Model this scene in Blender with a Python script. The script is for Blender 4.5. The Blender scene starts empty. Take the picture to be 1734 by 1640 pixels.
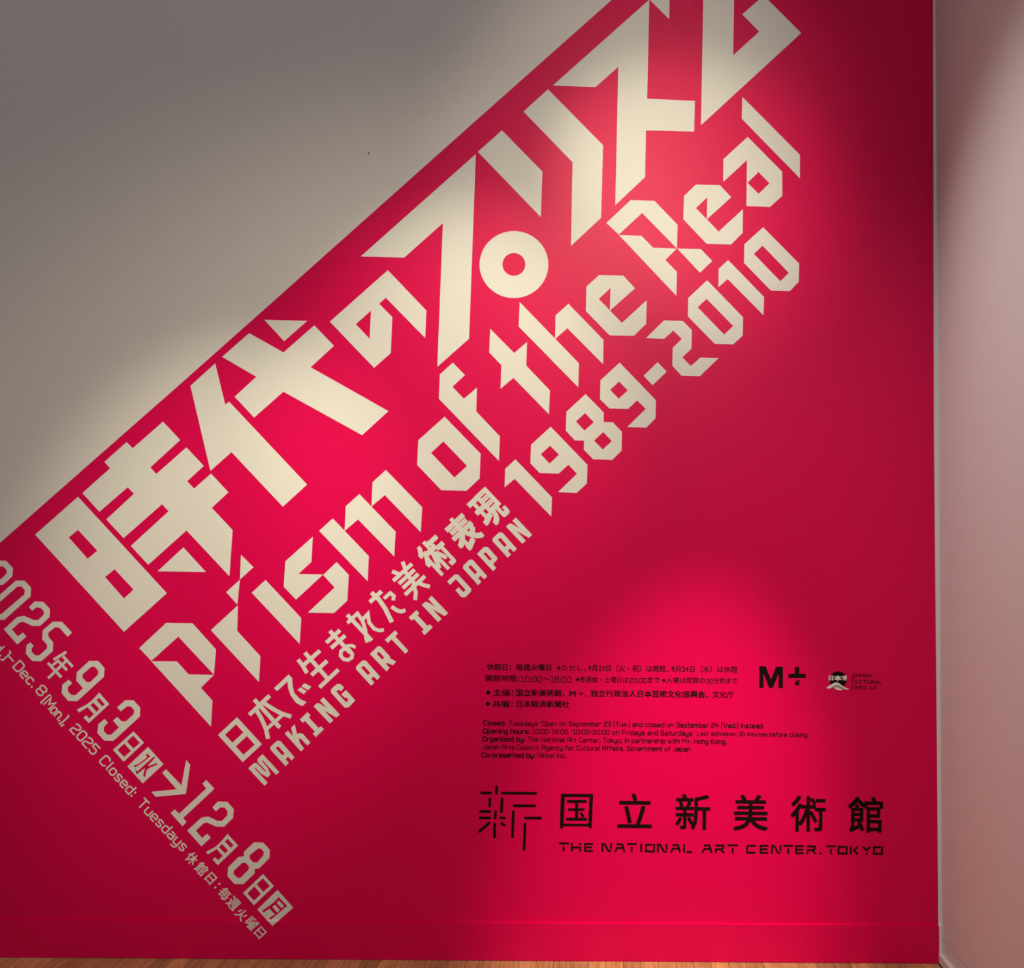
import bpy, bmesh, math, random
from mathutils import Vector, Matrix, Euler

# ------------------------------------------------------------------ camera
F, PX, PY = 1500.0, 999.0, 876.0          # focal length and principal point, in pixels of the 1734 x 1640 frame
PITCH, YAW = 0.0178, 0.0136
CAM = Vector((0.0, -3.12, 1.492))
scene = bpy.context.scene
cd = bpy.data.cameras.new('camera'); cam = bpy.data.objects.new('camera', cd)
scene.collection.objects.link(cam); scene.camera = cam
cd.sensor_fit = 'HORIZONTAL'; cd.sensor_width = 36; cd.lens = F / 1734 * 36
cd.shift_x = (867 - PX) / 1734; cd.shift_y = (PY - 820) / 1734
cam.location = CAM
ROT = Euler((math.pi / 2 + PITCH, 0, YAW), 'XYZ').to_matrix()
cam.rotation_euler = ROT.to_euler()
cd.clip_start = 0.05

# ------------------------------------------------------------------ world, lamps, exposure
vs = scene.view_settings
vs.view_transform = 'Standard'; vs.look = 'None'; vs.exposure = 0; vs.gamma = 1
vs.use_curve_mapping = False
w = bpy.data.worlds.new('hall'); scene.world = w; w.use_nodes = True
w.node_tree.nodes['Background'].inputs[0].default_value = (0.93, 0.90, 0.96, 1)
w.node_tree.nodes['Background'].inputs[1].default_value = 0.165
scene.cycles.max_bounces = 8; scene.cycles.diffuse_bounces = 4

def at(x, y, Y=0.0):
    """the point of the plane y = Y that the photograph shows at pixel (x, y)"""
    d = ROT @ Vector(((x - PX) / F, -(y - PY) / F, -1.0))
    return CAM + d * ((Y - CAM.y) / d.y)

def spot(name, loc, tgt, watt, deg, col, blend=1.0, r=0.05):
    l = bpy.data.lights.new(name, 'SPOT'); o = bpy.data.objects.new(name, l)
    scene.collection.objects.link(o)
    o.location = loc; l.energy = watt; l.spot_size = math.radians(deg); l.spot_blend = blend
    l.color = col; l.shadow_soft_size = r
    o.rotation_euler = (Vector(tgt) - Vector(loc)).to_track_quat('-Z', 'Y').to_euler()
WARM = (1.0, 0.885, 0.65)
SPOTS = [
    # lamp position            aimed at (x, z)    W    cone
    ((0.30, -2.39, 3.87), (0.17, 2.90), 70, 38.9),
    ((-0.68, -2.42, 3.42), (-1.32, 1.36), 225, 31.3),
    ((0.35, -2.59, 3.52), (-0.84, 0.46), 180, 85.4),
    ((0.64, -1.70, 3.48), (0.25, 0.30), 560, 23.8),
    ((-0.19, -1.70, 3.58), (-0.52, 1.95), 130, 37.5),
    ((-0.60, -1.87, 3.42), (0.29, 2.73), 106, 29.8),
]
for loc, (tx, tz), watt, deg in SPOTS:
    spot('track_spot', loc, (tx, 0, tz), watt * 0.95, deg, WARM)

# added fill spot to lift the right wall, then an added soft area light
spot('right_wall_fill', (-0.6, -0.65, 3.9), (1.19, -0.9, 1.4), 125, 60, (1.0, 0.97, 0.93))
al = bpy.data.lights.new('soft_fill', 'AREA'); ao = bpy.data.objects.new('soft_fill', al); scene.collection.objects.link(ao)  # added fill behind the camera, for ambient light and sheen on the film
al.shape = 'RECTANGLE'; al.size = 3.0; al.size_y = 2.4; al.energy = 24; al.color = (1.0, 0.96, 0.98)
ao.location = (0.35, -5.2, 4.0)
ao.rotation_euler = (Vector((-0.2, 0, 1.4)) - ao.location).to_track_quat('-Z', 'Y').to_euler()

# ------------------------------------------------------------------ materials
def mat(name, col, rough=0.6, spec=0.5, bump=None, vary=None):
    m = bpy.data.materials.new(name); m.use_nodes = True
    nt = m.node_tree; b = nt.nodes['Principled BSDF']
    b.inputs['Base Color'].default_value = (*col, 1)
    b.inputs['Roughness'].default_value = rough
    b.inputs['Specular IOR Level'].default_value = spec
    if bump:
        strength, = bump
        tc = nt.nodes.new('ShaderNodeTexCoord')
        geo = nt.nodes.new('ShaderNodeNewGeometry')
        mp = nt.nodes.new('ShaderNodeMapping'); mp.inputs['Scale'].default_value = (90, 90, 420)
        n1 = nt.nodes.new('ShaderNodeTexNoise'); n1.inputs['Scale'].default_value = 1; n1.inputs['Detail'].default_value = 2
        mp2 = nt.nodes.new('ShaderNodeMapping'); mp2.inputs['Scale'].default_value = (420, 420, 110)
        n2 = nt.nodes.new('ShaderNodeTexNoise'); n2.inputs['Scale'].default_value = 1; n2.inputs['Detail'].default_value = 2
        ad = nt.nodes.new('ShaderNodeMath'); ad.operation = 'ADD'
        bp = nt.nodes.new('ShaderNodeBump'); bp.inputs['Strength'].default_value = strength; bp.inputs['Distance'].default_value = 0.0006
        L = nt.links.new
        L(geo.outputs['Position'], mp.inputs[0]); L(mp.outputs[0], n1.inputs[0])
        L(geo.outputs['Position'], mp2.inputs[0]); L(mp2.outputs[0], n2.inputs[0])
        L(n1.outputs[0], ad.inputs[0]); L(n2.outputs[0], ad.inputs[1]); L(ad.outputs[0], bp.inputs['Height'])
        L(bp.outputs[0], b.inputs['Normal'])
    return m
M_WALL = mat('cream_wall_fabric', (0.79, 0.775, 0.735), 0.65, 0.25, (0.45,))
M_RED = mat('magenta_film', (0.74, 0.0, 0.088), 0.38, 0.19, (0.45,))
M_LET = mat('cream_film', (0.80, 0.80, 0.75), 0.55, 0.22, (0.45,))
M_BLACK = mat('black_film', (0.010, 0.003, 0.004), 0.6, 0.08)
M_SIDE = mat('right_wall_paint', (0.74, 0.70, 0.69), 0.7, 0.3, (0.2,))
M_GREY = mat('grey_film', (0.35, 0.32, 0.33), 0.5)
M_GAP = mat('joint_shadow_gap', (0.05, 0.03, 0.03), 0.9)
M_SCUFF = mat('scuff', (0.25, 0.23, 0.22), 0.8)

def wood():
    m = bpy.data.materials.new('oak_parquet'); m.use_nodes = True
    nt = m.node_tree; b = nt.nodes['Principled BSDF']; N = nt.nodes.new; L = nt.links.new
    b.inputs['Roughness'].default_value = 0.38; b.inputs['Specular IOR Level'].default_value = 0.35
    oi = N('ShaderNodeObjectInfo'); geo = N('ShaderNodeNewGeometry')
    mp = N('ShaderNodeMapping'); mp.inputs['Scale'].default_value = (70, 6, 6)
    vm = N('ShaderNodeVectorMath'); vm.operation = 'SCALE'
    ad = N('ShaderNodeVectorMath'); ad.operation = 'ADD'
    L(oi.outputs['Random'], vm.inputs['Scale']); vm.inputs[0].default_value = (37, 53, 11)
    L(geo.outputs['Position'], ad.inputs[0]); L(vm.outputs[0], ad.inputs[1]); L(ad.outputs[0], mp.inputs[0])
    n = N('ShaderNodeTexNoise'); n.inputs['Scale'].default_value = 1.6; n.inputs['Detail'].default_value = 5; n.inputs['Distortion'].default_value = 0.6
    L(mp.outputs[0], n.inputs[0])
    cr = N('ShaderNodeValToRGB')
    cr.color_ramp.elements[0].color = (0.40, 0.175, 0.075, 1); cr.color_ramp.elements[0].position = 0.3
    cr.color_ramp.elements[1].color = (0.66, 0.35, 0.17, 1); cr.color_ramp.elements[1].position = 0.72
    L(n.outputs[0], cr.inputs[0])
    hv = N('ShaderNodeHueSaturation'); mr = N('ShaderNodeMapRange')
    mr.inputs['To Min'].default_value = 0.72; mr.inputs['To Max'].default_value = 1.2
    L(oi.outputs['Random'], mr.inputs[0]); L(mr.outputs[0], hv.inputs['Value']); L(cr.outputs[0], hv.inputs['Color'])
    L(hv.outputs[0], b.inputs['Base Color'])
    bp = N('ShaderNodeBump'); bp.inputs['Strength'].default_value = 0.12; bp.inputs['Distance'].default_value = 0.001
    L(n.outputs[0], bp.inputs['Height']); L(bp.outputs[0], b.inputs['Normal'])
    return m
M_WOOD = wood()

# ------------------------------------------------------------------ helpers
COL = scene.collection
def link(name, me, parent=None, **props):
    o = bpy.data.objects.new(name, me); COL.objects.link(o)
    if parent: o.parent = parent
    for k, v in props.items(): o[k] = v
    return o
def thing(name, label, cat, loc, group=None):
    o = link(name, None); o.location = loc; o.empty_display_size = 0.05
    o['label'] = label; o['category'] = cat
    if group: o['group'] = group
    bpy.context.view_layer.update()
    return o
def boxmesh(name, a, b, m, bevel=0.0):
    bm = bmesh.new(); bmesh.ops.create_cube(bm, size=1)
    for v in bm.verts:
        v.co = Vector([a[i] + (b[i] - a[i]) * (v.co[i] + .5) for i in range(3)])
    if bevel: bmesh.ops.bevel(bm, geom=bm.edges[:], offset=bevel, segments=2, affect='EDGES')
    me = bpy.data.meshes.new(name); bm.to_mesh(me); bm.free(); me.materials.append(m)
    return me
def box(name, a, b, m, parent=None, bevel=0.0, **props):
    return link(name, boxmesh(name, a, b, m, bevel), parent, **props)

# ------------------------------------------------------------------ the setting
ZB = 0.131                                   # top of the back baseboard
DB = 0.012                                   # how far it stands proud of the wall
XR = at(1594.3, 1560).x                      # plane of the right wall
RIGHT_EDGE = [(1580, -420), (1580, 0), (1581.3, 720), (1587, 1320), (1588.6, 1556)]
wall = box('wall_back', (-5, 0, 0), (XR + 0.15, 0.15, 4.3), M_WALL, kind='structure')
for (sx, sy, r) in ((624, 260, 2.2),):
    p = at(sx, sy); bm = bmesh.new()
    vs_ = [bm.verts.new((p.x + r * .00208 * c[0], -0.0003, p.z + r * .00208 * c[1])) for c in ((-.7, -1.5), (.1, -1.2), (.9, .4), (.8, 1.5), (.1, 1.2), (-.4, .1))]
    bm.faces.new(vs_); me = bpy.data.meshes.new('scuff_mark'); bm.to_mesh(me); bm.free(); me.materials.append(M_SCUFF)
    link('scuff_mark', me, wall)
wr = box('wall_right', (XR, -6, 0.0855), (XR + 0.15, 0.0, 4.3), M_SIDE, kind='structure')
br = box('baseboard_right', (XR + 0.0006, -6, 0.0335), (XR + 0.15, -0.0055, 0.0822), M_SIDE, kind='structure')
box('skirting_ledge', (XR - 0.0145, -6, 0.002), (XR + 0.15, -0.0105, 0.0325), M_SIDE, br, bevel=0.0012)
box('backing', (XR + 0.004, -6, 0), (XR + 0.14, -0.0008, 0.12), M_GAP, br)
XE = at(1590.2, 1580, -DB).x
bb = box('baseboard_back', (-5, -DB, 0.0012), (XE, 0, ZB), M_RED, bevel=0.0008, kind='structure')
box('end_piece', (XE + 0.0003, -DB + 0.0004, 0.0012), (XR - 0.0006, 0, ZB), M_WALL, bb)

floor = box('floor', (-5, -6, -0.06), (XR + 0.15, 0.15, -0.004), M_GAP, kind='structure')
random.seed(4)
PW = 0.0605
cache = {}
x = XR - 0.0165
col = 0
while x > -3.3:
    y = 0.0
    first = random.choice((0.07, 0.16, 0.3, 0.42, 0.55))
    n = 0
    while y > -2.6 and n < 5:
        ln = first if n == 0 else random.choice((0.45, 0.6, 0.75))
        key = round(ln, 3)
        if key not in cache:
            cache[key] = boxmesh('plank', (0, -ln + 0.0006, -0.012), (PW - 0.0013, 0, 0), M_WOOD, 0.0003)
        o = link('plank', cache[key], floor); o.location = (x - PW, y - 0.0004, 0)
        y -= ln; n += 1
    x -= PW; col += 1
# beyond the strips laid one by one: the rest of the parquet as one piece
bm = bmesh.new()
x = XR - 0.0165
while x > -4.9:
    y = -1.6 if x > -3.3 else 0
    while y > -5.9:
        pass
        ln = 0.6
        v = [bm.verts.new(q) for q in ((x - PW, y, -0.0008), (x - PW, y - ln + .001, -0.0008), (x - .0007, y - ln + .001, -0.0008), (x - .0007, y, -0.0008))]
        bm.faces.new(v); y -= ln
    x -= PW
me = bpy.data.meshes.new('parquet'); bm.to_mesh(me); bm.free(); me.materials.append(M_WOOD)
link('parquet', me, floor, kind='stuff')

# ------------------------------------------------------------------ flat film cut to an outline
T_FILM, T_LET = 0.0003, 0.00035
def fill(loops):
    """pixel outlines -> bmesh of the filled shape in pixel units, z = 0 .. 1 (even-odd, nested islands kept)"""
    cu = bpy.data.curves.new('outline', 'CURVE'); cu.dimensions = '2D'; cu.fill_mode = 'BOTH'; cu.extrude = 0.5
    for lp in loops:
        s = cu.splines.new('POLY'); s.points.add(len(lp) - 1); s.use_cyclic_u = True
        for p, q in zip(s.points, lp): p.co = (q[0], -q[1], 0, 1)
    o = bpy.data.objects.new('outline', cu)
    me = bpy.data.meshes.new_from_object(o)
    bm = bmesh.new(); bm.from_mesh(me)
    bpy.data.objects.remove(o); bpy.data.curves.remove(cu); bpy.data.meshes.remove(me)
    for v in bm.verts: v.co = (v.co.x, -v.co.y, v.co.z + 0.5)
    return bm
def run(text, bold=0.0, res=3):
    cu = bpy.data.curves.new('run', 'FONT'); cu.body = text; cu.size = 100
    cu.extrude = 0.5; cu.resolution_u = res; cu.fill_mode = 'BOTH'
    o = bpy.data.objects.new('run', cu); COL.objects.link(o)
    me = bpy.data.meshes.new_from_object(o.evaluated_get(bpy.context.evaluated_depsgraph_get()))
    bm = bmesh.new(); bm.from_mesh(me)
    bpy.data.objects.remove(o); bpy.data.curves.remove(cu); bpy.data.meshes.remove(me)
    for v in bm.verts: v.co.z += 0.5
    return bm
def run_on(text, p0, p1, h, bold=0.0, anchor='bbox', top=None):
    """text whose bounding box runs along its foot from pixel p0 to p1 and is h pixels high (perpendicular to the left when looking along it)"""
    bm = run(text, bold)
    if bold:
        src = bpy.data.meshes.new('tmp'); bm.to_mesh(src); d = bold * 100; bm.free(); bm = bmesh.new()
        for k, (dx, dy) in enumerate(((-d, -d), (d, -d), (d, d), (-d, d))):
            n0 = len(bm.verts); bm.from_mesh(src); bm.verts.ensure_lookup_table()
            for v in bm.verts[n0:]: v.co.x += dx; v.co.y += dy; v.co.z *= 1 + 0.04 * k
        bpy.data.meshes.remove(src)
    xs = [v.co.x for v in bm.verts]; ys = [v.co.y for v in bm.verts]
    x0, x1 = min(xs), max(xs); y0, y1 = min(ys), max(ys)
    if anchor == 'em': y0, y1 = -8, 84
    if anchor == 'cap': y0, y1 = 0, 70
    u = Vector((p1[0] - p0[0], p1[1] - p0[1])); n = Vector((u.y, -u.x)).normalized()
    for v in bm.verts:
        a = (v.co.x - x0) / (x1 - x0); b = (v.co.y - y0) / (y1 - y0) * h
        v.co = (p0[0] + u.x * a + n.x * b, p0[1] + u.y * a + n.y * b, v.co.z)
    return bm
def stroke(pts, w, closed=False, cap=0.0):
    """a polyline of width w -> bmesh strip with mitred corners, z = 0 .. 1"""
    P = [Vector(p) for p in pts]; n = len(P); h = w / 2
    if not closed and cap:
        d = (P[0] - P[1]).normalized(); P[0] = P[0] + d * cap
        d = (P[-1] - P[-2]).normalized(); P[-1] = P[-1] + d * cap
    bm = bmesh.new(); sec = []
    for i in range(n):
        a = P[i - 1] if (i or closed) else None
        b = P[(i + 1) % n] if (i < n - 1 or closed) else None
        if a is None: t = (b - P[i]).normalized(); m = Vector((-t.y, t.x)); k = 1
        elif b is None: t = (P[i] - a).normalized(); m = Vector((-t.y, t.x)); k = 1
        else:
            t1 = (P[i] - a).normalized(); t2 = (b - P[i]).normalized()
            n1 = Vector((-t1.y, t1.x)); n2 = Vector((-t2.y, t2.x)); m = (n1 + n2)
            m = m.normalized() if m.length > 1e-4 else n1
            k = min(1 / max(m.dot(n1), 0.35), 2.4)
        l, r = P[i] + m * h * k, P[i] - m * h * k
        z = 1 + 0.02 * i
        sec.append([bm.verts.new((l.x, l.y, z)), bm.verts.new((r.x, r.y, z)), bm.verts.new((r.x, r.y, 0)), bm.verts.new((l.x, l.y, 0))])
    for i in range(n if closed else n - 1):
        a, b = sec[i], sec[(i + 1) % n]
        for j in range(4): bm.faces.new((a[j], a[(j + 1) % 4], b[(j + 1) % 4], b[j]))
    if not closed:
        bm.faces.new(sec[0][::-1]); bm.faces.new(sec[-1])
    return bm
def join(bms):
    """several shapes -> one bmesh; each next one lies a hair in front so that overlaps stay clean"""
    out = bmesh.new(); tmp = bpy.data.meshes.new('tmp')
    for k, b in enumerate(bms):
        for v in b.verts: v.co.z += (0.05 * k if v.co.z > 0.5 else 0)
        b.to_mesh(tmp); b.free(); out.from_mesh(tmp)
    bpy.data.meshes.remove(tmp)
    return out
def place(name, bm, m, parent=None, base=T_FILM + 0.0001, thick=T_LET, **props):
    """pixel-unit bmesh -> an object lying on the back wall (folded over the baseboard where it reaches it)"""
    org = parent.location.copy() if parent else Vector((0, 0, 0))
    low = False
    for v in bm.verts:
        t = base + thick * v.co.z
        p = at(v.co.x, v.co.y, -t)
        v.co = p; low = low or p.z < ZB
    if low:
        dz = DB * (CAM.z - ZB) / -CAM.y
        for zz in (ZB + base + thick, ZB - dz):
            g = bm.verts[:] + bm.edges[:] + bm.faces[:]
            bmesh.ops.bisect_plane(bm, geom=g, plane_co=(0, 0, zz), plane_no=(0, 0, 1))
        for v in bm.verts:
            if v.co.z < ZB - dz + 1e-5:
                k = (v.co.y - DB - CAM.y) / (v.co.y - CAM.y)
                v.co = CAM + (v.co - CAM) * k
    for v in bm.verts: v.co -= org
    bmesh.ops.recalc_face_normals(bm, faces=bm.faces[:])
    me = bpy.data.meshes.new(name); bm.to_mesh(me); bm.free(); me.materials.append(m)
    return link(name, me, parent, **props)

# tiles of the photograph in which outlines were measured: origin x, origin y, magnification
TILE = dict(A=(0, 800, 3.468), B=(300, 500, 4.1), C=(560, 230, 4.0), D=(850, 0, 3.1527), E=(130, 680, 5.4667),
    F=(440, 780, 5.4667), G=(680, 560, 5.4667), H=(820, 480, 5.4667), I=(1020, 320, 5.4667), J=(840, 680, 5.4667),
    K=(1080, 380, 5.4667), L=(1080, 0, 5.4667), M=(340, 1140, 8.2), N=(480, 1000, 8.2), O=(620, 880, 8.2),
    P=(740, 810, 8.2), Q=(0, 930, 8.2), R=(80, 1080, 8.2), S=(200, 1240, 8.2), T=(310, 1400, 8.2),
    V=(900, 400, 8.2), W=(0, 1030, 10.25), X=(130, 1190, 10.25), Y=(940, 1420, 6.193), Z=(800, 1320, 5.78),
    a=(1260, 1100, 6.669), b=(1380, 1120, 13.338), p=(0, 0, 1))
def px(tile, s, shift=(0, 0)):
    """'x,y x,y | x,y ...' measured in a tile -> outlines in pixels"""
    ox, oy, k = TILE[tile]; out = []
    for lp in s.split('|'):
        out.append([(ox + float(q.split(',')[0]) / k + shift[0], oy + float(q.split(',')[1]) / k + shift[1]) for q in lp.split()])
    return out
def circle(tile, cx, cy, rx, ry, n=64):
    ox, oy, k = TILE[tile]
    return [(ox + (cx + rx * math.cos(2 * math.pi * i / n)) / k, oy + (cy + ry * math.sin(2 * math.pi * i / n)) / k) for i in range(n)]
def letters(parent, items, m=M_LET):
    for it in items:
        if callable(it): place('letter', it(), m, parent)
        elif isinstance(it, tuple) and isinstance(it[0], str):
            parts = [fill(px(it[0], s, it[2] if len(it) > 2 else (0, 0))) for s in it[1].split('/')]
            place('letter', join(parts), m, parent)
        else: place('letter', fill(it), m, parent)
def strokes(tile, s, w):
    """stroke centre lines 'x,y x,y | ...' (a leading * closes a line; w in tile units)"""
    k = TILE[tile][2]; out = []
    for lp in s.split('|'):
        lp = lp.strip(); c = lp.startswith('*'); ww = w
        lp = lp.lstrip('*')
        if lp[0] == '<': ww, lp = lp[1:].split('>'); ww = float(ww)
        out.append(stroke(px(tile, lp)[0], ww / k, c))
    return lambda: join(out)

# ------------------------------------------------------------------ magenta film on the wall
film = [(-900, 1718)] + [(0, 919.7), (135.5, 800), (300, 655.3), (474.4, 500.2), (560, 423.6), (777, 230), (850, 165), (1035.6, 0), (1508, -420)] + RIGHT_EDGE
film = [(x, y) for x, y in film if y < 1700 or x > 0]
film = [(-900, 1600)] + film + []
film[-1] = (1588.7, 1575)
bm = fill([film])
o = place('magenta_film', bm, M_RED, None, base=0.0, thick=T_FILM)
zt = ZB + 0.0001
bm = bmesh.new(); bm.from_mesh(o.data)
bmesh.ops.bisect_plane(bm, geom=bm.verts[:] + bm.edges[:] + bm.faces[:], plane_co=(0, 0, zt), plane_no=(0, 0, 1), clear_inner=True)
for v in bm.verts: v.co.y = min(v.co.y, -0.00005) if v.co.y > -0.00002 else v.co.y
bm.to_mesh(o.data); bm.free()
o['label'] = 'magenta film covering the wall below the long diagonal edge, behind all lettering'; o['category'] = 'wall graphic'

# ------------------------------------------------------------------ big title
t = thing('title_lettering', 'largest cream Japanese title lettering climbing along the diagonal edge of the magenta field', 'lettering', at(640, 560))
letters(t, [
    lambda: join([fill(px('A', '458,144 206,367 728,938 980,711 | 458,339 404,383 515,509 571,461 | 673,570 617,616 728,742 784,690')),
        fill(px('E', '798,188 958,358 682,611 736,673 1015,426 1176,598 1022,740 1086,808 1243,669 1404,842 1250,986 1443,1192 1413,1620 1016,1196 661,1514 500,1339 850,1018 789,953 433,1267 273,1093 529,857 473,795 210,1023 52,850 308,620 256,560 461,377 518,434')),
        fill(px('E', '987,1352 748,1574 1196,1580'))]),
    ('B', '264,474 92,630 231,1221 377,1091 734,1470 902,1316 361,740 334,760 / 500,264 312,429 549,567 399,706 534,851 738,671 1284,973 1467,806 927,501 1089,352 952,210 738,398 / 604,171 903,179 743,320'),
    ('C', '387,911 648,1184 640,1371 373,1098 328,1138 417,1229 407,1473 294,1573 -6,1260 | 273,1185 170,1277 263,1375'),
    lambda: join([fill(px('C', '203,818 983,124 937,1376 722,1566 760,592 498,826')),
        fill([circle('C', 1241, 873, 233, 227), circle('C', 1241, 872, 77.5, 77)])]),
    lambda: join([fill(px('C', '1160,-37 1434,243 1423,551 997,109')), fill(px('D', '246,477 540,776 529,1164 368,1314 377,867 115,596'))]),
    lambda: join([fill(px('D', '787,-2 775,527 1030,539 1026,703 769,696 764,946 605,1096 621,357 500,465 271,457')),
        fill(px('L', '290,177 296,-110 150,-255 -30,-140')), fill(px('L', '478,6 486,-240 330,-395 180,-290'))]),
    ('L', '585,1160 1513,306 1166,-42 967,133 1124,293 883,512 897,-330 612,-330'),
])
t = thing('english_title_lettering', 'large angular cream English title lettering running parallel under the Japanese title', 'lettering', at(760, 760))
letters(t, [
    ('A', '976,885 1131,888 1269,1042 1256,1190 1047,966 889,1109 817,1034 / 889,1111 1039,1112 1108,1188 1256,1191 1180,1267 1248,1342 1239,1495'),
    ('A', '1415,485 1489,558 1409,631 / 1409,631 1328,705 1394,778 / 1397,782 1393,932 1529,1081 1521,1233 1238,928'),
    ('p', '449.6,982.5 510.2,1047.2 507.4,1091 426.2,1004.2'),
    ('F', '490,707 478,940 357,1052 586,1057 335,1290 221,1170 236,934 / 710,941 823,1060 810,1299 686,1414 445,1410 692,1177 586,1062'),
    ('F', '675,537 1009,887 998,1120 548,652 / 921,311 1257,660 1244,891 909,547 784,655 795,425 / 1167,88 1503,434 1490,666 1157,322 1033,427 1043,202'),
    ('G', '398,798 731,1140 723,1370 602,1484 368,1479 144,1245 155,1016 | 387,1027 606,1254 489,1362 273,1133'),
    ('G', '475,297 587,413 471,521 577,632 698,528 691,748 910,980 901,1208 345,632 354,406'),
    ('H', '55,421 277,645 396,543 389,762 607,991 600,1214 270,876 151,978 158,758 46,641'),
    ('H', '328,173 877,741 870,963 319,401 / 779,189 1104,524 1100,749 769,416 656,516 660,297'),
    ('V', '940,541 1275,550 1437,725 1088,1037 1097,722 935,873 1255,1206 1600,891 1591,1222 1420,1387 1085,1379 754,1040 763,700'),
    ('I', '262,104 483,111 697,332 691,553 368,223 153,423 36,316 / 153,427 362,434 470,545 688,553 583,659 690,768 685,991 / 693,553 911,557 1018,668 904,777'),
    ('I', '865,-40 1087,-36 1193,77 967,283 971,79 866,178 1077,395 1302,187 1299,408 1191,515 965,509 750,282 755,68'),
    ('D', '1312,731 1496,917 1497,1046 1432,1105 1305,1101 1308,855 1181,972 1182,850 | 1370,919 1428,979 1370,1035 1311,976'),
    ('D', '1283,517 1591,827 1591,953 1280,634'),
])
t = thing('years_lettering', 'cream angular numerals of the years 1989-2010 climbing to the right', 'lettering', at(1080, 650))
letters(t, [
    ('J', '179,537 518,889 511,1067 172,718 79,796 84,625'),
    ('J', '506,235 846,587 841,760 748,847 573,841 749,670 669,588 580,669 404,664 318,574 324,401 | 500,411 582,494 496,576 414,490'),
    ('H', '938,1026 1107,1197 1106,1285 1190,1287 1275,1376 1271,1551 1183,1636 1008,1629 922,1541 924,1457 838,1454 755,1364 761,1189 | 933,1202 1014,1286 929,1364 849,1280 | 1101,1378 1181,1461 1097,1540 1016,1457'),
    ('H', '1253,734 1589,1082 1585,1252 1500,1337 1324,1331 1495,1163 1415,1084 1333,1163 1158,1159 1071,1072 1076,898 | 1248,910 1329,992 1245,1069 1166,987'),
    ('K', '183,1278 268,1365 136,1491 54,1403'),
    ('K', '243,890 417,896 501,980 497,1153 413,1232 491,1313 580,1234 748,1239 575,1407 405,1402 320,1311 323,1145 407,1062 329,984 245,1060 75,1055'),
    ('K', '642,518 974,860 972,1030 884,1112 713,1108 464,853 467,683 | 637,690 883,942 800,1022 555,769'),
    ('K', '836,331 1169,673 1164,843 832,507 746,583 749,412'),
    ('K', '1160,27 1493,363 1490,533 1407,619 1232,614 983,358 986,186 | 1155,198 1398,450 1320,528 1075,275'),
])

# ------------------------------------------------------------------ subtitle, Japanese
U0 = Vector((0.73, -0.683)).normalized()
def glyph(ch, cx, cy, wd, ht, bold, u=U0):
    n = Vector((u.y, -u.x))            # towards the head of the glyph
    c = Vector((cx, cy)); p0 = c - u * wd / 2 - n * ht / 2
    return lambda: run_on(ch, p0, p0 + u * wd, ht, bold)
t = thing('subtitle_lettering', 'medium cream Japanese subtitle lettering, one row below the English title', 'lettering', at(615, 1070))
letters(t, [
    ('M', '503,615 850,992 583,1240 238,862 | 490,715 590,828 440,970 337,860 | 640,878 748,997 593,1138 487,1022'),
    strokes('M', '673,585 957,316 | 742,370 1097,760 | 775,520 845,640 905,780 935,915 | 872,418 1000,500 1120,565 1255,608 | <48>925,770 1130,590', 58),
    ('M', '1220,22 1270,75 1274,180 1300,280 1380,365 1470,405 1410,463 1320,415 1245,310 1210,200 1205,120 1060,255 1015,212 / 1440,143 1535,192 1490,240 1395,188 / 1385,200 1470,255 1430,297 1340,240'),
    strokes('N', '296,866 608,1222 | 507,840 290,1030 | 203,963 270,1050 300,1105 328,1150 | 607,980 388,1180 | 763,1103 500,1350', 57),
    strokes('N', '785,555 595,730 | 858,628 662,805 | 643,565 930,870 | *<50>865,800 800,845 793,910 840,960 900,968 950,935 955,885 915,830 | <44>870,775 950,768 1000,795', 56),
    strokes('N', '885,340 1225,700 | <50>888,457 1027,322 1100,430 1140,560 1145,660 1165,725 | <50>1105,400 1172,330 1190,450 1260,535 1330,560 1395,548', 57),
    strokes('O', '<57>215,998 50,1150 | 72,1015 180,1115 265,1240 358,1428 | <50>248,1100 335,1022 385,1065 375,1125 | <54>352,1212 430,1265 490,1280 545,1262', 62),
    strokes('O', '505,587 545,690 | 360,722 470,765 | 637,617 375,855 | 672,697 455,895 | 725,757 510,955 | 817,787 540,1048 | 520,700 670,890 | 650,900 690,1010 680,1120 | 700,870 790,910 885,935', 55),
    glyph('術', 738.3, 941, 48, 64, 0.030),
    glyph('表', 784.7, 901.5, 46.5, 63, 0.034),
    glyph('現', 827.4, 861, 47.5, 62, 0.034),
])
t = thing('english_subtitle_lettering', 'cream condensed English capitals MAKING ART IN JAPAN, lowest of the climbing rows', 'lettering', at(660, 1110))
A_ = '1060,942 1105,947 1303,1172 1262,1217 1210,1165 1178,1200 1222,1250 1178,1297 967,1065 970,1025 | 1075,1018 1165,1118 1133,1148 1040,1045'
N_ = '910,1062 1138,1302 1090,1345 920,1245 1048,1382 1000,1427 773,1188 820,1145 852,1148 962,1213 862,1107'
I_ = '698,1260 740,1305 712,1330 850,1478 885,1457 925,1498 812,1607 770,1560 800,1530 662,1382 632,1407 590,1362'
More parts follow.
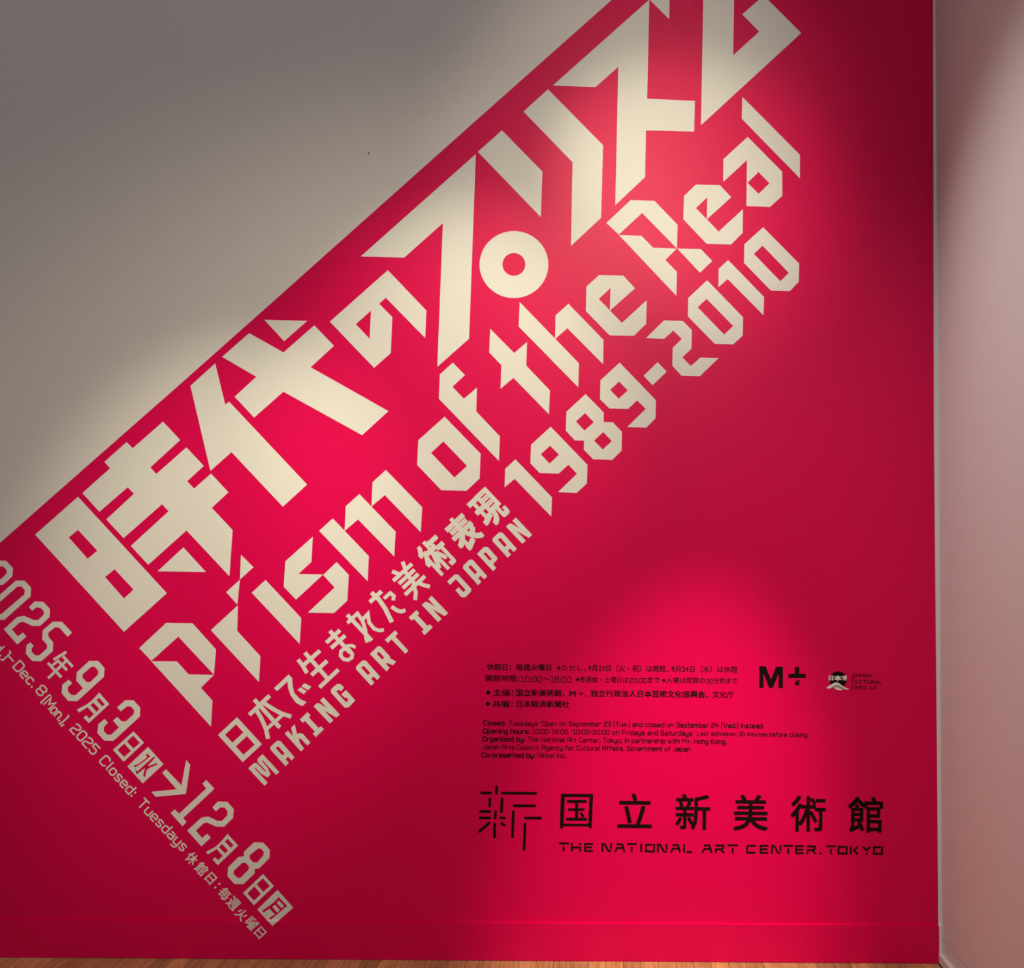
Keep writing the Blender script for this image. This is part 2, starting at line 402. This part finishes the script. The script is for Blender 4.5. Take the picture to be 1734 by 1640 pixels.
letters(t, [
    ('M', '658,1325 740,1253 778,1255 893,1372 905,1362 788,1238 790,1190 860,1130 1090,1378 1047,1418 857,1213 848,1222 932,1325 968,1410 928,1452 835,1400 760,1315 743,1320 930,1527 885,1568'),
    ('M', A_),
    ('M', '1305,712 1335,845 1372,838 1415,845 1523,968 1480,1010 1380,905 1362,925 1380,980 1435,1048 1392,1093 1165,843 1210,803 1280,883 1255,763'),
    ('O', I_, (-184.3, 172.9)),
    ('O', N_, (-183.3, 171.8)),
    ('N', '740,1305 795,1305 842,1353 798,1405 768,1380 735,1408 868,1557 903,1525 875,1490 850,1493 802,1447 868,1387 998,1530 905,1627 848,1630 658,1420 662,1373'),
    ('M', A_, (144.9, -136.2)),
    ('N', '1310,778 1352,783 1475,915 1480,945 1565,992 1520,1042 1450,1012 1420,1018 1475,1080 1430,1127 1200,885 | 1325,852 1400,935 1370,965 1295,882'),
    ('N', '1550,557 1590,600 1552,640 1735,840 1692,882 1500,680 1452,732 1408,690'),
    ('O', I_), ('O', N_),
    ('O', '1230,765 1280,768 1458,962 1455,1003 1380,1082 1325,1082 1240,985 1285,942 1350,1010 1382,980 1245,830 1165,910 1125,862'),
    ('M', A_, (326.1, -306.8)),
    ('P', '652,957 708,960 837,1105 833,1135 778,1195 822,1247 780,1293 555,1053 | 675,1028 763,1125 735,1147 645,1053'),
    ('M', A_, (376.1, -353.1)),
    ('O', N_, (142.5, -132.7)),
])

# ------------------------------------------------------------------ date lines, running down to the right
t = thing('date_lettering', 'larger cream date row descending from the left edge to the baseboard', 'lettering', at(250, 1250))
TWO = '480,730 600,735 695,835 687,948 560,1068 450,1070 325,1012 275,1020 165,1118 248,1215 318,1163 368,1215 242,1328 52,1118 240,945 340,932 475,990 530,988 607,912 608,865 560,815 500,813 448,860 403,808'
UD = Vector((0.675, 0.738)).normalized()
letters(t, [
    ('Q', TWO, (-62.8, -69.5)),
    ('Q', '220,440 342,442 432,540 423,660 60,985 -65,985 -155,885 -145,765 | 245,520 300,522 345,572 340,630 15,908 -30,908 -78,855 -72,798'),
    ('Q', TWO),
    ('Q', '735,1010 860,1012 1000,1162 940,1222 822,1092 762,1090 670,1165 673,1220 738,1298 733,1420 572,1562 448,1558 358,1457 368,1340 420,1297 468,1347 440,1375 440,1430 487,1478 545,1480 650,1385 655,1335 585,1255 595,1130'),
    strokes('W', '1153,762 930,900 | 1090,835 1262,1022 | 1020,930 1162,1082 | 832,955 1065,1205 | 1165,905 835,1222 | <42>1025,905 905,1000', 47),
    ('R', '585,325 710,328 797,428 787,547 418,885 292,882 200,775 210,655 298,587 347,635 285,690 285,745 337,800 392,802 497,705 402,600 412,483 | 610,408 660,408 710,465 705,515 597,620 545,620 490,560 492,512'),
    ('R', '722,765 862,927 578,1190 502,1113 542,1082 582,1127 648,1065 558,968 443,1042 410,1003 540,935 625,870 | 718,838 800,928 765,960 683,868 | 642,905 727,995 683,1033 600,938'),
    ('R', '1085,870 1200,875 1292,975 1285,1100 922,1435 790,1432 697,1330 708,1205 797,1133 843,1183 787,1245 785,1300 833,1352 888,1350 995,1250 912,1157 972,1105 1033,1165 1092,1165 1200,1065 1207,1008 1160,958 1105,958 1022,1027 970,972'),
    ('X', '985,503 1168,700 815,1030 628,825 | 980,575 1095,705 985,800 868,678 | 825,715 940,845 820,948 705,825'),
    ('X', '1237,772 1506,1073 1146,1407 877,1113 | 1222,885 1278,940 1130,1055 1020,1127 980,1098 1060,1075 1165,1000 1225,948 1197,915 | 1335,940 1358,962 1242,1090 1245,1108 1385,1053 1403,1080 1290,1125 1215,1170 1185,1303 1150,1270 1183,1140 1050,1245 1025,1222'),
    ('S', '945,390 1002,458 940,862 522,902 460,832 812,797 612,570 665,517 880,742'),
    ('S', '1225,668 1337,790 902,1197 950,1250 895,1312 730,1128 785,1075 848,1137 1223,787 1170,718'),
    ('S', '1385,967 1515,970 1605,1072 1597,1195 1470,1318 1362,1315 1232,1258 1185,1270 1080,1373 1167,1475 1237,1415 1286,1468 1158,1590 960,1372 1155,1192 1250,1175 1380,1237 1440,1237 1518,1158 1518,1100 1475,1050 1415,1050 1358,1105 1308,1050'),
    ('T', '618,105 765,268 482,540 410,460 447,430 485,470 552,412 468,315 350,388 315,357 450,285 530,210 | 622,172 702,262 662,300 580,210 | 543,245 625,335 580,375 497,287'),
    ('T', '985,222 1112,225 1205,325 1200,440 1055,585 995,590 993,655 838,802 712,800 617,695 625,570 770,425 845,418 848,352 | 1040,308 1080,308 1120,355 1117,400 1030,502 975,502 925,445 928,400 | 825,505 868,507 912,555 912,600 797,717 755,715 700,660 702,620'),
    ('T', '1110,662 1262,830 985,1097 832,927 | 1108,722 1205,828 1115,910 1022,805 | 990,835 1080,940 985,1033 893,932'),
    ('T', '1312,883 1530,1130 1240,1385 1030,1155 | 1330,983 1445,1105 1213,1303 1195,1275 1275,1225 1200,1143 1118,1198 1098,1172 1180,1115 1260,1055 | 1330,1030 1400,1105 1375,1140 1300,1065 | 1278,1088 1345,1165 1310,1200 1240,1120'),
])

# single-line alphabet of the squarish type (cap height 6, x-height 4, y up); ; separates strokes, * closes one
FONT = {
 'A': '0,0 0,5 1,6 3,6 4,5 4,0;0,2.4 4,2.4', 'B': '*0,0 0,6 3,6 3.8,5 3,3.2 4,2.2 4,.8 3.2,0', 'C': '4,5 3.2,6 .8,6 0,5.2 0,.8 .8,0 3.2,0 4,1',
 'D': '*0,0 0,6 3,6 4,5 4,1 3,0', 'E': '4,6 0,6 0,0 4,0;0,3 3.4,3', 'F': '4,6 0,6 0,0;0,3 3.4,3', 'G': '4,5.2 3.2,6 .8,6 0,5.2 0,.8 .8,0 3.2,0 4,.8 4,3 2,3',
 'H': '0,0 0,6;4,0 4,6;0,3 4,3', 'I': '.6,0 .6,6', 'J': '0,1 .8,0 2.6,0 3.4,.8 3.4,6', 'K': '0,0 0,6;4,6 .2,3 4,0', 'L': '0,6 0,0 3.6,0',
 'M': '0,0 0,6 2.5,2.4 5,6 5,0', 'N': '0,0 0,6 4,0 4,6', 'O': '*0,.8 0,5.2 .8,6 3.2,6 4,5.2 4,.8 3.2,0 .8,0', 'P': '0,0 0,6 3,6 4,5.2 4,3.2 3,2.5 0,2.5',
 'R': '0,0 0,6 3,6 4,5.2 4,3.6 3,2.9 0,2.9;2,2.9 4,0', 'S': '4,5.2 3.2,6 .8,6 0,5.2 0,3.8 .8,3 3.2,3 4,2.2 4,.8 3.2,0 .8,0 0,.8', 'T': '0,6 4,6;2,6 2,0',
 'U': '0,6 0,.8 .8,0 3.2,0 4,.8 4,6', 'W': '0,6 1.3,0 2.6,5 3.9,0 5.2,6', 'X': '0,6 4,0;0,0 4,6', 'Y': '0,6 2,3 4,6;2,3 2,0',
 'a': '.5,4 2.4,4 3.2,3.3 3.2,0;3.2,2.3 .8,2.3 0,1.6 0,.6 .7,0 3.2,0', 'b': '0,6 0,0 2.5,0 3.2,.7 3.2,3.3 2.5,4 0,4', 'c': '3,3.4 2.4,4 .7,4 0,3.3 0,.7 .7,0 2.4,0 3,.6',
 'd': '3.2,6 3.2,0 .7,0 0,.7 0,3.3 .7,4 3.2,4', 'e': '0,2 3.2,2 3.2,3.3 2.5,4 .7,4 0,3.3 0,.7 .7,0 3,0', 'f': '.8,0 .8,5.2 1.6,6 2.4,6;0,4 2.2,4',
 'g': '3.2,4 .7,4 0,3.3 0,.7 .7,0 3.2,0;3.2,4 3.2,-1.2 2.4,-2 .4,-2', 'h': '0,0 0,6;0,4 2.5,4 3.2,3.3 3.2,0', 'i': '.4,0 .4,4;.4,5.1 .4,5.9', 'j': '.8,4 .8,-2 0,-2',
 'k': '0,0 0,6;3,4 .2,2 3,0', 'l': '.3,6 .3,.6 1,0', 'm': '0,0 0,4 4.4,4 5,3.3 5,0;2.5,4 2.5,0', 'n': '0,0 0,4 2.5,4 3.2,3.3 3.2,0',
 'o': '*0,.7 0,3.3 .7,4 2.5,4 3.2,3.3 3.2,.7 2.5,0 .7,0', 'p': '0,-2 0,4 2.5,4 3.2,3.3 3.2,.7 2.5,0 0,0', 'r': '0,0 0,3.3 .7,4 2,4',
 's': '3,3.5 2.4,4 .6,4 0,3.4 .5,2.2 2.7,1.8 3.1,.7 2.4,0 .6,0 0,.5', 't': '.8,5.4 .8,.7 1.5,0 2.3,0;0,4 2.2,4', 'u': '0,4 0,.7 .7,0 3.2,0;3.2,4 3.2,0',
 'v': '0,4 1.6,0 3.2,4', 'w': '0,4 1.1,0 2.2,3.4 3.3,0 4.4,4', 'y': '0,4 0,.7 .7,0 3.2,0;3.2,4 3.2,-1.2 2.4,-2 .4,-2', 'z': '0,4 3.2,4 0,0 3.2,0',
 '0': '*0,.8 0,5.2 .8,6 2.8,6 3.6,5.2 3.6,.8 2.8,0 .8,0', '1': '0,6 1.3,6 1.3,0;0,0 2.6,0', '2': '0,5.2 .8,6 2.8,6 3.6,5.2 3.6,4.2 2.8,3.4 .6,2.6 0,1.8 0,0 3.6,0',
 '3': '0,5.2 .8,6 2.8,6 3.6,5.2 3.6,.8 2.8,0 .8,0 0,.8;1.4,3 3.6,3', '4': '0,6 0,2.6 3.6,2.6;3,6 3,0', '5': '3.6,6 0,6 0,3.6 2.8,3.6 3.6,2.8 3.6,.8 2.8,0 .8,0 0,.8',
 '8': '*.8,3 0,3.8 0,5.2 .8,6 2.8,6 3.6,5.2 3.6,3.8 2.8,3;*.8,3 0,2.2 0,.8 .8,0 2.8,0 3.6,.8 3.6,2.2 2.8,3', '9': '0,.8 .8,0 2.8,0 3.6,.8 3.6,5.2 2.8,6 .8,6 0,5.2 0,3.2 .8,2.4 3.6,2.4',
 '.': '.3,-.1 .3,.7', ',': '.5,.7 0,-1.1', ':': '.3,.2 .3,1;.3,3.2 .3,4', '-': '0,2.5 2,2.5', '+': '0,2.5 3.2,2.5;1.6,.9 1.6,4.1', '*': '0,5 1.4,5;.7,4.3 .7,5.7',
 '[': '1.2,6.6 .3,6.2 .3,-.4 1.2,-.8', ']': '0,6.6 .9,6.2 .9,-.4 0,-.8', '–': '0,3 3.4,3',
}
def adv(ch):
    if ch == ' ': return 2.6
    xs = [float(q.split(',')[0]) for s in FONT[ch].split(';') for q in s.strip('*').split()]
    return max(xs) + 1.45
def typed(text, p0, p1, cap, w):
    """text from pixel p0 to p1 along its foot -> list of (char, outlines)"""
    total = sum(adv(c) for c in text) - 1.45
    u = Vector((p1[0] - p0[0], p1[1] - p0[1])); n = Vector((u.y, -u.x)).normalized(); k = cap / 6
    X = 0; out = []
    for c in text:
        if c != ' ':
            sh = []
            for s in FONT[c].split(';'):
                cl = s.startswith('*')
                pts = [Vector(p0) + u * ((X + float(q.split(',')[0])) / total) + n * (float(q.split(',')[1]) * k) for q in s.strip('*').split()]
                sh.append(stroke([tuple(q) for q in pts], w, cl, 0 if cl else w * 0.3))
            out.append((c, sh))
        X += adv(c)
    return out
def typed_letters(parent, *a, m=M_LET):
    for c, sh in typed(*a): place('letter', join(sh), m, parent)
def typed_mesh(*a): return join([s for c, sh in typed(*a) for s in sh])

t = thing('small_date_lettering', 'thin small cream row descending beside the date, left of and below it', 'lettering', at(200, 1330))
for txt, p0, p1 in (('d.]', (-13.5, 1098), (5.6, 1118)), ('–', (15.5, 1113), (23.8, 1122)), ('Dec.', (21.8, 1130.3), (53, 1164.5)), ('8', (60, 1171), (68.3, 1180)),
                    ('[Mon.],', (70, 1188.5), (106.5, 1229)), ('2025', (118.3, 1236.8), (157, 1279)), ('Closed:', (167.8, 1290.2), (221.5, 1349.5)),
                    ('Tuesdays', (232.2, 1363.3), (308.5, 1442.5))):
    if txt == '–':
        place('letter', stroke([(14.8, 1111.5), (23.2, 1121)], 2.6), M_LET, t)
    else:
        typed_letters(t, txt, p0, p1, 16.6, 2.6)
jp = [('休', 325, 1454.3, 19, 21), ('館', 341.2, 1472, 19.5, 21), ('日', 356.7, 1488.2, 14.5, 18.5), ('：', 368, 1500.5, 3.2, 13), ('毎', 380.5, 1514.5, 19, 20.5),
      ('週', 395.3, 1530.5, 19.5, 21), ('火', 409.2, 1549, 18.5, 20), ('曜', 426, 1564.8, 19, 20.5), ('日', 440.2, 1580.3, 14.5, 18.5)]
letters(t, [glyph(c, x, y, a, b, 0.016, UD) for c, x, y, a, b in jp])

# ------------------------------------------------------------------ black information text
def block(name, label, loc, lines):
    t = thing(name, label, 'text', at(*loc))
    for ln in lines:
        place('text_line', join([f() for f in ln]), M_BLACK, t, thick=0.0002)
    return t
R = lambda *a, **k: (lambda: run_on(*a, **k))
Ty = lambda *a: (lambda: typed_mesh(*a))
def yl(p0, p1, x):
    return (x, p0[1] + (p1[1] - p0[1]) * (x - p0[0]) / (p1[0] - p0[0]))
a1, b1 = (824, 1135.3), (1248.4, 1139.8)
a2, b2 = (822, 1154.6), (1248, 1158.3)
a3, b3 = (822, 1178.8), (1242.8, 1182.6)
block('japanese_information_text', 'small black Japanese lines of opening details, above the English lines', (1030, 1160), [
    [R('休館日：毎週火曜日', a1, yl(a1, b1, 933.5), 11, bold=.022, anchor='em'), R('※ただし、', yl(a1, b1, 943), yl(a1, b1, 992), 10.5, bold=.012, anchor='em'),
     R('9月23日（火・祝）は開館、', yl(a1, b1, 996), yl(a1, b1, 1132), 11, bold=.014, anchor='em'),
     R('9月24日（水）は休館', yl(a1, b1, 1137), yl(a1, b1, 1248.4), 11, bold=.014, anchor='em')],
    [R('開館時間：', a2, yl(a2, b2, 879.5), 11, bold=.02, anchor='em'), Ty('10:00', yl(a2, b2, 883), yl(a2, b2, 917), 9, 1.3), R('〜', yl(a2, b2, 919), yl(a2, b2, 930.5), 11, bold=.014, anchor='em'),
     Ty('18:00', yl(a2, b2, 933), yl(a2, b2, 967), 9, 1.3),
     R('※毎週金・土曜日は', yl(a2, b2, 975), yl(a2, b2, 1064), 10, bold=.012, anchor='em'), Ty('20:00', yl(a2, b2, 1066), yl(a2, b2, 1094.5), 7.5, 1.2),
     R('まで ※入場は閉館の', yl(a2, b2, 1097), yl(a2, b2, 1194), 10, bold=.012, anchor='em'), Ty('30', yl(a2, b2, 1196), yl(a2, b2, 1206.5), 7.5, 1.2), R('分前まで', yl(a2, b2, 1208.5), yl(a2, b2, 1248), 10, bold=.012, anchor='em')],
    [lambda: fill([circle('p', 827, 1173.2, 3.6, 3.6, 20)]), R('主催：', yl(a3, b3, 835), yl(a3, b3, 869.5), 11.3, bold=.022, anchor='em'),
     R('国立新美術館、', yl(a3, b3, 874), yl(a3, b3, 956.5), 11.3, bold=.022, anchor='em'), R('M', yl(a3, b3, 964), yl(a3, b3, 975), 9.6, bold=.02), R('＋', (980, 1178.5), (988, 1178.6), 7, bold=.03),
     R('、', yl(a3, b3, 990.5), yl(a3, b3, 994), 3, bold=.01), R('独立行政法人日本芸術文化振興会、', yl(a3, b3, 1000), yl(a3, b3, 1199), 11.3, bold=.022, anchor='em'), R('文化庁', yl(a3, b3, 1206), yl(a3, b3, 1242.8), 11.3, bold=.018, anchor='em')],
    [lambda: fill([circle('p', 826, 1192.6, 3.6, 3.6, 20)]), R('共催：', (834, 1198.2), (868.5, 1198.3), 11.3, bold=.022, anchor='em'), R('日本経済新聞社', (875, 1198.3), (964.3, 1198.9), 11.3, bold=.022, anchor='em')],
])
e = [((818.5, 1228.4), (1293, 1233.2)), ((818.5, 1242), (1368.5, 1248)), ((817.6, 1255.4), (1230, 1260)), ((816.6, 1269), (1168.7, 1272.6)), ((816.2, 1282.6), (958.3, 1283.6))]
block('english_information_text', 'small black English lines of opening hours and organisers, below the Japanese lines', (1060, 1255), [
    [Ty('Closed:', e[0][0], yl(*e[0], 855), 7.6, 1.7), Ty('Tuesdays *Open on September 23 [Tue.] and closed on September 24 [Wed.] instead.', yl(*e[0], 862), e[0][1], 7.4, 1.25)],
    [Ty('Opening hours:', e[1][0], yl(*e[1], 896), 7.4, 1.7), Ty('10:00-18:00 *10:00-20:00 on Fridays and Saturdays', yl(*e[1], 902), yl(*e[1], 1172), 7.4, 1.25),
     Ty('*Last admission 30 minutes before closing.', yl(*e[1], 1177), e[1][1], 6.6, 1.15)],
    [Ty('Organized by:', e[2][0], yl(*e[2], 888), 7.4, 1.7), Ty('The National Art Center, Tokyo, in partnership with M+, Hong Kong,', yl(*e[2], 894), e[2][1], 7.4, 1.25)],
    [Ty('Japan Arts Council, Agency for Cultural Affairs, Government of Japan', e[3][0], e[3][1], 7.4, 1.25)],
    [Ty('Co-presented by:', e[4][0], yl(*e[4], 905), 7.4, 1.7), Ty('Nikkei Inc.', yl(*e[4], 910), e[4][1], 7.4, 1.25)],
])

# ------------------------------------------------------------------ logos
t = thing('partner_logo', 'bold black M and plus sign logo beside the information text', 'logo', at(1323, 1147))
letters(t, [('a', '172,190 245,192 305,340 360,197 440,198 438,438 388,438 390,275 325,437 283,437 220,275 220,437 172,435'),
            ('a', '572,200 625,200 622,275 697,278 697,325 500,325 500,278 572,275 / 625,345 622,405 572,405 575,375 600,352')], M_BLACK)
t = thing('expo_logo', 'round black emblem with white characters and mountain, with three small text lines', 'logo', at(1445, 1153))
place('disc', fill([circle('b', 527, 420, 192, 188, 48)]), M_BLACK, t, thick=0.0002)
place('white_characters', join([run_on('日', (1403.2, 1152.7), (1411.2, 1152.9), 8.2, .05), run_on('本', (1412.4, 1153.4), (1425.2, 1153.6), 9.4, .045), run_on('博', (1425.8, 1152.9), (1434, 1153), 8.6, .03)]), M_LET, t, base=0.0006, thick=0.0002, label='white brush-like characters across the disc')
place('mountain', join([fill(px('b', '255,605 300,570 370,530 430,490 480,480 530,490 590,535 650,580 720,612 772,632 740,645 690,642 640,612 590,575 540,545 500,535 440,560 380,600 330,620 290,622')),
                        fill(px('b', '420,598 500,590 570,622 645,648 560,660 480,645'))]), M_LET, t, base=0.0006, thick=0.0002, label='white ridge of a mountain under the disc')
place('mountain_shade', join([fill(px('b', '500,537 540,547 590,577 640,614 600,625 540,600 470,585 430,585 455,560'))]), M_GREY, t, base=0.0006, thick=0.0001, label='grey slope')
for s, p0, p1, h in (('JAPAN', (1442.2, 1147.3), (1475.4, 1147.9), 6.3), ('CULTURAL', (1441.3, 1157.4), (1493.5, 1159.2), 6.3), ('EXPO 2.0', (1441.3, 1167.6), (1483.6, 1168.4), 6.3)):
    place('text_line', run_on(s, p0, p1, h, .012, 'cap'), M_BLACK, t, thick=0.0002)
t = thing('museum_emblem', 'black museum emblem of separate rounded strokes, left of the museum name', 'logo', at(865, 1385))
def pill(tile, s, w):
    (x0, y0), (x1, y1) = px(tile, s)[0]; h = w / TILE[tile][2] / 2
    a = math.atan2(y1 - y0, x1 - x0); lp = []
    for c, a0 in (((x1, y1), a - math.pi / 2), ((x0, y0), a + math.pi / 2)):
        for i in range(9): lp.append((c[0] + h * math.cos(a0 + math.pi * i / 8), c[1] + h * math.sin(a0 + math.pi * i / 8)))
    return fill([lp])
for s in '90,135 178,136|237,75 234,140|295,137 620,140|172,195 169,262|290,195 285,320|408,260 612,262|80,317 170,318|227,318 222,382|400,320 392,565|75,380 168,380|280,380 312,380|518,382 668,382|162,432 70,512|218,440 216,568|287,435 312,452|515,440 505,690'.split('|'):
    place('stroke', pill('Z', s, 27), M_BLACK, t)
t = thing('museum_name_lettering', 'widely spaced black Japanese museum name to the right of the emblem', 'lettering', at(1220, 1378))
def boxed(ch, x0, x1, y0, y1, bold): return lambda: run_on(ch, (x0, y1), (x1, y1 + (x1 - x0) * .009), y1 - y0, bold)
letters(t, [
    lambda: join([fill(px('Z', '865,143 1182,145 1168,482 1137,482 1137,465 888,462 886,482 855,482 | 905,175 1145,178 1133,438 893,436')),
        strokes('Z', '925,218 1118,218 | <25>935,298 1098,298 | 915,393 1120,393 | <32>1020,235 1018,380 | <28>1058,326 1086,370', 30)()]),
    boxed('立', 1045.3, 1103.7, 1344, 1402.8, .012), boxed('新', 1143.4, 1202.5, 1345, 1405.8, .014), boxed('美', 1241.5, 1300.2, 1346.2, 1407.4, .014),
    boxed('術', 1338.5, 1398.1, 1348, 1409, .014), boxed('館', 1436, 1495, 1349.7, 1410.6, .016)], M_BLACK)
t = thing('museum_english_name_lettering', 'row of wide black English capitals directly under the spaced Japanese museum name', 'lettering', at(1220, 1438))
CAP = {'T': '0,.5 16.5,.5;8,5.2 8,13.5', 'H': '1.5,0 1.5,13.5;1.5,7.3 16,7.3 16,13.5;16,-.3 16,3', 'E': '15,1 2,1 2,12.8 15,12.8;4.5,6.8 13.6,6.8', 'N': '1.2,13.5 1.2,1 5,1 11.5,12.3 16,12.8;16.2,0 16.2,9',
       'A': '.5,13.5 4,7.2 14,7.2;3.5,1.2 13,1.2 16.2,13.5', 'I': '1.5,0 1.5,13.5', 'O': '13.5,1.2 2.5,1.2 1.5,12.4 16,12.8 16.5,.2', 'L': '1.5,0 1.5,13.5;6,13 15.5,13',
       'R': '1,1.2 14.5,1.2 14.5,5 10.5,7.6 1.5,7.6 1,13.5;9.5,7.6 15.5,13.5', 'C': '16,1.2 3,1.2 1.5,4 1.5,12.6 15.5,12.8', 'K': '1.5,0 1.5,13.5;13.5,.5 6.5,7 13.5,13.5', 'Y': '0,.6 6.2,7 12.5,.6;6.2,11.4 6.2,13.6', ',': '1.5,11.6 1.2,14.2'}
for ch, x in zip('THENATIONALARTCENTER,TOKYO', (946.8, 967, 989, 1019, 1041.3, 1062, 1084.4, 1091.8, 1113, 1135.7, 1157, 1189, 1211, 1233, 1263.7, 1286, 1306, 1327, 1346.2, 1366.2, 1388.3, 1399.4, 1418, 1439.3, 1461.3, 1478)):
    yb = 1428.3 + (x - 947) * 0.0108
    sc = 0.97
    parts = []
    for s in CAP[ch].split(';'):
        parts.append(stroke([(x + float(q.split(',')[0]) * sc, yb + float(q.split(',')[1]) + 0.01 * float(q.split(',')[0])) for q in s.split()], 3.3, False, 0.5))
    place('letter', join(parts), M_BLACK, t)
